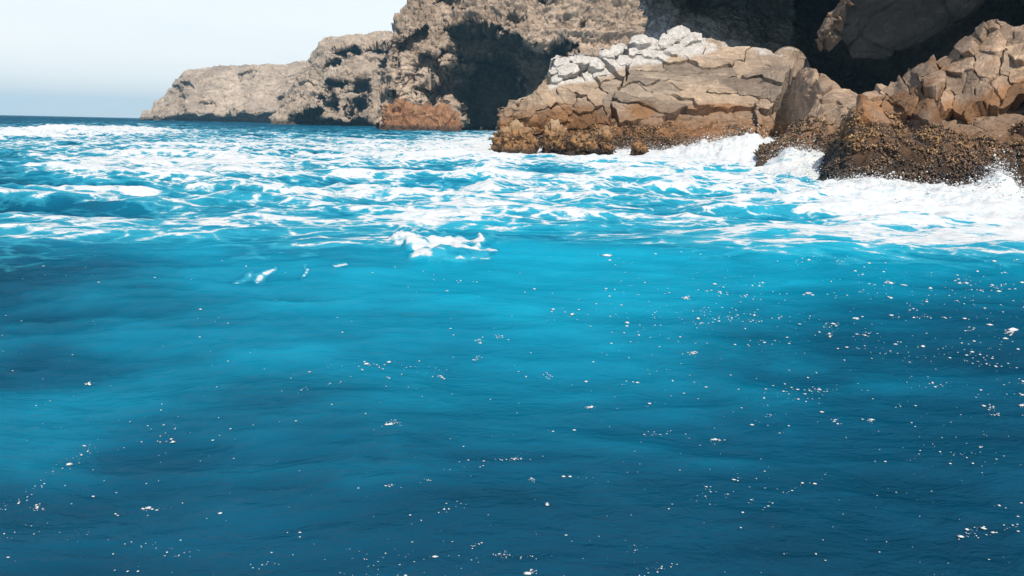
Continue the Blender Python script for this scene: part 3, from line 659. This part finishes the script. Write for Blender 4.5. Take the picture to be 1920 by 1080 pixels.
# boulders crusted with mussels at its left foot
def boulder(name, px, py, Y, r3, seed, mat, label, count=0, category='boulder', group=None, rough=0.16, msize=0.075, zmax=9.0):
    c = at(px, py, Y); nu, nv = 72, 44
    A, B = np.meshgrid(np.linspace(0, 2*math.pi, nu), np.linspace(-math.pi/2, math.pi/2, nv), indexing='ij')
    D = np.stack([np.cos(B)*np.cos(A), np.cos(B)*np.sin(A), np.sin(B)], -1)
    D[-1] = D[0]
    rr = 1+rough*1.3*fbm(D*1.5+seed, 5, seed)+rough*0.8*blocky(D+seed, 1.6, seed, 0.5, 0.4, 0.15, 0.7)
    rr[:, 0] = rr[:, 0].mean(); rr[:, -1] = rr[:, -1].mean()
    P = c+D*rr[..., None]*np.array(r3)
    n = D/np.array(r3); n /= np.linalg.norm(n, axis=-1, keepdims=True)
    me = mesh_np(name, P.reshape(-1, 3), grid_faces(nu, nv))
    o = obj(name, me, mat, label=label, category=category, group=group)
    if count: mussels('mussel_bed', P, n, o, count, msize, lambda P, n: (P[..., 2] > -0.15) & (n[..., 1] < 0.5) & (P[..., 2] < zmax))
    return o
g = 'mussel boulders at the foot of the slab'
boulder('boulder', 968, 266, 39.9, (1.0, 1.0, 0.8), 3, M_boulder, 'leftmost mussel-covered boulder at the foot of the layered slab', 700, group=g, rough=0.34, zmax=1.0)
boulder('boulder', 1040, 262, 40.0, (0.62, 0.8, 0.95), 5, M_boulder, 'orange-topped mussel boulder, second from the left below the slab', 600, group=g, rough=0.34, zmax=0.95)
boulder('boulder', 1088, 274, 39.2, (0.72, 0.7, 0.62), 8, M_boulder, 'low dark mussel boulder standing farthest out in the foam', 700, group=g, rough=0.34)
boulder('boulder', 1134, 266, 39.9, (0.52, 0.7, 0.7), 12, M_boulder, 'small round mussel boulder, rightmost of the four below the slab', 420, group=g, rough=0.34, zmax=0.95)
boulder('boulder', 1198, 281, 40.0, (0.4, 0.4, 0.45), 15, M_boulder, 'tiny dark rock poking from the foam before the slab', 200, group=g, rough=0.34, msize=0.06)

# ------------------------------------------------------------------ overhanging cliff in shade, right
cols = []
#        px  low edge  slope top  Y front, Y slope top, Y wall, Y lip, lip py
prof = [(1212, 110, 60, 62, 64, 66, 63, -60), (1240, 110, 34, 60, 66, 68, 58, -50), (1300, 110, 40, 59, 67, 70, 57, -50), (1400, 130, 62, 58, 67, 70, 56, -50), (1490, 150, 98, 64, 67, 70, 54, -52),
        (1580, 200, 130, 64, 66, 68, 50.5, -52), (1680, 230, 170, 60, 62, 64, 46, -55), (1780, 230, 150, 54, 56, 58, 42, -60), (1900, 230, 120, 47, 49, 51, 38, -70), (2050, 230, 100, 38, 41, 45, 34, -80), (2250, 230, 80, 35, 38, 41, 31, -90)]
for px, lo, st, Y0, Y1, Y2, Y3, lp in prof:
    cols.append([(px, 300, Y0-1), (px, lo, Y0), (px, (lo+st)/2, (Y0+Y1)/2), (px, st, Y1), (px, st-22, Y2-1), (px, min(st-50, 0)-8, Y2), (px, lp+16, (Y2+Y3)/2), (px, lp, Y3), (px, lp-60, Y3+1), (px, lp-200, Y3+8), (px, lp-150, Y3+40)])
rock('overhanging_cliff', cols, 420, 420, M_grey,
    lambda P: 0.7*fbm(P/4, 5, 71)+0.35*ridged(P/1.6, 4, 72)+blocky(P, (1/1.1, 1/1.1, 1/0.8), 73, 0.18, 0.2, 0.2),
    (), {'guano_lift': lambda px, py, P, n: 1.0*sstep(130, 90, py)*sstep(1520, 1460, px)}, wv=[.5, 1.3, 1.3, 1.2, 1, .8, .8, .5, .3, .2],  # white flecks, and the shaded slope brightened through its colour
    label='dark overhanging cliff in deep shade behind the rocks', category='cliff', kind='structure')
# shaded boulder hanging over the gully

# ------------------------------------------------------------------ angular block between slab and right-hand rocks
import bmesh
def hull_rock(name, pts, mat, label, category, cuts=5, amp=0.05, sc=0.6, seed=1):
    bm = bmesh.new()
    for p in pts: bm.verts.new(at(*p))
    bmesh.ops.convex_hull(bm, input=bm.verts)
    bmesh.ops.delete(bm, geom=[v for v in bm.verts if not v.link_faces], context='VERTS')
    bmesh.ops.triangulate(bm, faces=bm.faces)
    for k in range(cuts): bmesh.ops.subdivide_edges(bm, edges=bm.edges, cuts=1, use_grid_fill=True)
    bmesh.ops.triangulate(bm, faces=bm.faces); bm.normal_update()
    V = np.array([v.co for v in bm.verts]); N = np.array([v.normal for v in bm.verts])
    V = V+N*(amp*fbm(V/sc, 4, seed)+blocky(V, 1/(sc*1.6), seed, amp*0.6, amp*1.6, 0.12))[:, None]
    for v, c in zip(bm.verts, V): v.co = c
    me = bpy.data.meshes.new(name); bm.to_mesh(me); bm.free()
    return obj(name, me, mat, label=label, category=category)
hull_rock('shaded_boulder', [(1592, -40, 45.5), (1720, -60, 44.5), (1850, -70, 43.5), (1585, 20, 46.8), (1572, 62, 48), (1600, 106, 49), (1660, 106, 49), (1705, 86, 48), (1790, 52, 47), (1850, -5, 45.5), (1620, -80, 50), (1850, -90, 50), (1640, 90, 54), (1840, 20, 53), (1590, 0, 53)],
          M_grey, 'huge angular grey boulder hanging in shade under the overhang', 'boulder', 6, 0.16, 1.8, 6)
hull_rock('wedged_stone', [(1536, 92, 48), (1528, 80, 47.6), (1545, 62, 47), (1570, 30, 46.6), (1585, 5, 46), (1600, -20, 46.4), (1596, 20, 47.6), (1580, 70, 48.4), (1560, 96, 48.6), (1560, 20, 50), (1540, 60, 50.5), (1590, 0, 50), (1550, 90, 50)],
          M_right, 'narrow sunlit stone wedged against the left side of the shaded boulder', 'stone', 5, 0.22, 0.8, 14)
hull_rock('rock_block', [(1498, 134, 45), (1522, 125, 43.5), (1564, 152, 40.8), (1612, 180, 39.4), (1640, 205, 38.5), (1552, 196, 38.8), (1480, 165, 46), (1470, 240, 46.5), (1566, 260, 39.6), (1640, 260, 38), (1600, 190, 44), (1500, 260, 47), (1640, 240, 43)],
          M_right, 'angular rock block with a sunlit top wedged between slab and right-hand rocks', 'rock', 5, 0.10, 0.9, 4)
hull_rock('rock_slab', [(1530, 178, 36.5), (1570, 170, 37), (1612, 186, 35), (1640, 196, 34.5), (1545, 206, 35.2), (1510, 222, 36), (1630, 215, 34), (1500, 260, 35.5), (1640, 260, 34), (1600, 200, 39), (1520, 260, 39)],
          M_right, 'flat-topped shaded slab lying below the angular block', 'rock', 5, 0.09, 0.8, 9)

# mussel-covered tongue running down into the surf
sil = [(1422, 294, 33), (1445, 272, 33.5), (1475, 246, 33.5), (1515, 222, 33.5), (1560, 208, 33), (1600, 196, 32), (1625, 190, 31), (1650, 196, 30)]
cols = []
for px, ty, Y in sil:
    b = 302+0.03*(px-1422); L = lambda f: b+(ty-b)*f
    cols.append([(px-4, b+20, Y-3.8), (px-2, L(0), Y-3.2), (px, L(0.4), Y-2.1), (px, L(0.75), Y-1.0), (px, ty, Y), (px+2, ty+5, Y+0.9), (px+4, 270, Y+2), (px+4, 310, Y+2.3)])
o_t, P, n, bv = rock('tidal_rock', cols, 240, 180, M_right,
    lambda P: 0.16*fbm(P/1.2, 5, 81)+0.08*ridged(P/0.6, 4, 82)+blocky(P, 1/0.7, 83, 0.05, 0.07, 0.2),
    label='low sloping tongue of rock covered in brown mussels, tip in white water', category='rock')
mussels('mussel_bed', P, n, o_t, 6500, 0.07, lambda P, n: (P[..., 2] < 1.7+0.6*fbm(P/0.9, 3, 79)-0.4*(rng.random(P.shape[:2])**3)) & (fbm(P/0.7, 3, 76) < 0.5) & (P[..., 2] > -0.2) & (n[..., 1] < 0.35))

# ------------------------------------------------------------------ right-hand outcrop of jointed blocks
sil = [(1600, 225, 29), (1612, 178, 29.5), (1640, 160, 29.5), (1680, 164, 29), (1700, 145, 28.8), (1745, 116, 28.5), (1780, 100, 28.2), (1800, 78, 28), (1840, 52, 27.5), (1868, 38, 27), (1895, 44, 26.6), (1925, 42, 26.2), (2000, 38, 25.6), (2100, 34, 25), (2250, 40, 24)]
cols = [[(1540, 350, 25.2), (1540, 326, 25.6), (1556, 285, 27), (1584, 250, 28.2), (1600, 235, 29), (1602, 240, 29.6), (1606, 280, 30.5), (1606, 330, 31)],
        [(1570, 360, 22.8), (1572, 336, 23.2), (1580, 290, 25), (1594, 240, 27), (1606, 205, 29.2), (1608, 215, 29.8), (1610, 280, 30.6), (1610, 330, 31)]]
for px, ty, Y in sil:
    b = 340+0.01*(px-1600); L = lambda f: b+(ty-b)*f
    k = min(1, (px-1590)/120)
    bx = px
    Yb = 22.6-0.006*(px-1600)
    hb = (b-210)/(b-ty)                      # mussel shelf level
    cols.append([(bx, b+22, Yb-0.5), (bx, b, Yb), (px, b-60, Yb+0.7), (px, b-118, Yb+1.9), (px, L(min(0.95, hb+(1-hb)*0.5)), (Yb+1.9+Y)/2), (px, ty, Y), (px, ty+8, Y+1.2), (px, 250, Y+2.2), (px, 345, Y+2.6)][:8] if False else
                [(bx, b+22, Yb-0.5), (bx, b, Yb), (px, b-62+14*math.sin(px*0.021), Yb+1.1), (px, b-116+20*math.sin(px*0.034+1), Yb+2.5+0.5*math.sin(px*0.05)), (px, ty, Y), (px, ty+8, Y+1.2), (px, 250, Y+2.2), (px, 345, Y+2.6)])
o_r, P, n, bv = rock('rock_outcrop', cols, 420, 320, M_right,
    lambda P: -0.32*sstep(1.75, 2.2, P[..., 2])+0.16*fbm(P/1.5, 5, 91)+0.10*ridged(P/0.7, 4, 92)+blocky(P, 1/0.8, 93, 0.05, 0.08, 0.2),
    (), wv=[1, 1.4, 1.4, 1.4, .8, .3, .2],
    label='big orange-brown outcrop of cracked blocks above a thick mussel band, right edge', category='rock')
out = [(1604, 232), (1612, 184), (1640, 166), (1680, 170), (1704, 148), (1745, 120), (1780, 106), (1802, 82), (1840, 56), (1868, 42), (1895, 48), (1925, 46), (2000, 42), (2060, 42), (2060, 205), (1990, 186), (1935, 194), (1905, 184), (1878, 212), (1850, 196), (1815, 226), (1785, 208), (1745, 236), (1705, 220), (1662, 244), (1622, 236)]
sd0 = [(690, 520), (752, 480), (720, 630), (870, 520), (830, 640), (900, 590), (1000, 420), (940, 480), (1060, 505), (1180, 505), (1265, 505), (1110, 575), (1010, 630), (1150, 320), (1210, 390), 
       (1260, 180), (1230, 260), (1340, 160), (1400, 150), (1435, 105), (1405, 240), (1520, 220), (1475, 195), (1540, 130), (1380, 390), (1340, 540), (1470, 400), (1440, 500), (1545, 330), (1530, 440), (1490, 545), (1245, 610), (1300, 640),
       (1620, 180), (1640, 300), (1620, 420), (1600, 530), (1720, 200), (1740, 340), (1710, 480), (1830, 250), (1850, 420), (1940, 200), (1950, 380)]
seeds = [(1400+a/3, b/3) for a, b in sd0]
for i, pl in enumerate(cells(out, seeds, 1.0)):
    if pl is not None: stone('rock_block', pl, bv, 0.6, 0.08+0.22*rng.random()**1.5, M_right, o_r, 400+i, 0.05, 0.20, 0.06, {'rust': lambda px, py, P, n: 0.7*sstep(0.15, 0.7, fbm(P/1.4, 3, 211)+0.6*sstep(60, 10, np.abs(py-205)))}, 60, 5.5, 0.04)
mussels('mussel_bed', P, n, o_r, 20000, 0.062, lambda P, n: (P[..., 2] < 1.85+0.9*fbm(P/1.5, 4, 75)-0.5*(rng.random(P.shape[:2])**3)) & (fbm(P/0.7, 3, 76) < 0.55) & (P[..., 2] > -0.25) & (n[..., 1] < 0.35))

# ------------------------------------------------------------------ flecks, spray
def bits(name, C, S, squash, mat, label, flat=True):
    k = len(C)
    base = np.array([(1, 0, 0), (0.3, 0.8, 0.1), (-0.7, 0.6, 0), (-0.9, -0.3, 0.1), (0.1, -0.9, 0), (0, 0, 0.8), (0, 0, -0.8)], float)
    tri = [(0, 1, 5), (1, 2, 5), (2, 3, 5), (3, 4, 5), (4, 0, 5), (1, 0, 6), (2, 1, 6), (3, 2, 6), (4, 3, 6), (0, 4, 6)]
    a = rng.uniform(0, 6.283, k); ca, sa = np.cos(a), np.sin(a)
    st = rng.uniform(0.5, 1.5, (k, 1)); b = base[None].repeat(k, 0)*rng.uniform(0.7, 1.3, (k, 7, 1))
    x = b[..., 0]*ca[:, None]-b[..., 1]*sa[:, None]; y = b[..., 0]*sa[:, None]+b[..., 1]*ca[:, None]
    V = np.stack([x*st, y, b[..., 2]*squash], -1)*S[:, None, None]+C[:, None]
    Fc = (np.array(tri)[None]+7*np.arange(k)[:, None, None]).reshape(-1, 3)
    return obj(name, mesh_np(name, V.reshape(-1, 3), Fc, False), mat, label=label, category='foam', kind='stuff')
def on_sea(px, py):
    d = ray(px, py); t = -CP[2]/d[..., 2]; P = CP+d*t[..., None]
    return P[..., 0], P[..., 1]
sp = []
for cx, cy, rx, ry, h in HEAPS[:10]:
    k = int(2600*min(1, h/0.5)); a = rng.normal(0, 0.6, (k, 2)); xx = cx+a[:, 0]*rx; yy = cy+a[:, 1]*ry
    sp.append(np.stack([xx, yy, sea_z(xx, yy)+np.abs(rng.exponential(0.22*h+0.03, k))], -1))
sp = np.concatenate(sp); bits('sea_spray', sp, 0.009*np.exp(rng.normal(0, 0.6, len(sp))), 0.9, M_foam, 'white spray thrown up where the surf meets the rocks')
pts = []
for _ in range(60):                                   # drifting rafts and threads of bubbles
    cx, cy = (rng.uniform(-50, 1970), rng.uniform(500, 1100)) if rng.random() < 0.55 else (rng.uniform(1200, 1970), 500+abs(rng.normal(0, 190)))
    k = int(rng.integers(4, 22)); a = rng.normal(0.15, 0.35); L = rng.uniform(8, 60)
    t = rng.normal(0, 1, k)*L; pts += [(cx+t[q]*math.cos(a)+rng.normal(0, 5), cy-t[q]*math.sin(a)*0.5+rng.normal(0, 4)) for q in range(k)]
for _ in range(46):                                    # tight little rafts of froth
    cx, cy = (rng.uniform(1250, 1970), 510+abs(rng.normal(0, 190))) if rng.random() < 0.6 else (rng.uniform(-50, 1200), rng.uniform(640, 1100))
    k = int(rng.integers(8, 34)); sx = rng.uniform(2.5, 8); pts += [(cx+rng.normal(0, sx), cy+rng.normal(0, sx*0.45)) for q in range(k)]
for _ in range(500): pts.append((rng.uniform(-100, 2020), rng.uniform(485, 1120)))
for _ in range(450): pts.append((rng.uniform(1100, 2000), 490+abs(rng.normal(0, 180))))
for cx, cy, sx, sy, k in [(310, 805, 30, 18, 24), (730, 690, 60, 8, 40), (1360, 612, 40, 6, 46), (1700, 670, 30, 18, 18), (720, 1040, 60, 30, 60), (1450, 620, 50, 12, 24), (1760, 830, 50, 40, 24)]:
    for _ in range(k): pts.append((cx+rng.normal(0, sx), cy+rng.normal(0, sy)))
for _ in range(60): t = rng.random(); pts.append((0+180*t+rng.normal(0, 6), 930-130*t+rng.normal(0, 8)))      # along the lip of the swell
pts = np.array(pts); x, y = on_sea(pts[:, 0], np.maximum(pts[:, 1], 475)); 
r_ = np.hypot(x, y); S = 0.0022*np.exp(rng.normal(0, 0.62, len(x)))*np.clip(r_/3, 0.6, 2.6)
P3 = np.stack([x, y, x*0], -1); wob = fbm(P3*0.25, 4, 61); wob2 = fbm(P3*0.9, 4, 71)
z = sea_z(x, y)+(0.022*fbm(P3*np.array([0.55, 1.5, 1])+0.6*wob[..., None], 4, 181)+0.018*(ridged(P3*np.array([1.4, 3.2, 1])+0.3*wob2[..., None], 3, 191)-0.4))*(1-sstep(7, 13, r_))*sstep(0.8, 2.0, r_)
bits('foam_flecks', np.stack([x, y, z+0.003], -1), S, 0.45, M_foam, 'scattered white foam flecks on the smooth near water')

# ------------------------------------------------------------------ sea air: a thin blue haze over everything
bm = bmesh.new(); bmesh.ops.create_cube(bm, size=1.0)
for v in bm.verts: v.co = (v.co.x*5800, v.co.y*5800, -8+(v.co.z+0.5)*72)
me = bpy.data.meshes.new('haze'); bm.to_mesh(me); bm.free()
hm = NT('sea_haze'); hm.t.nodes.remove(hm.b); pv = hm.n('VolumePrincipled'); pv.inputs['Color'].default_value = (0.34, 0.75, 1.0, 1); pv.inputs['Density'].default_value = 0.00034; pv.inputs['Anisotropy'].default_value = 0.2
hm.l(pv.outputs[0], hm.out.inputs['Volume'])
obj('haze', me, hm.m, label='thin blue sea haze', category='haze', kind='stuff')
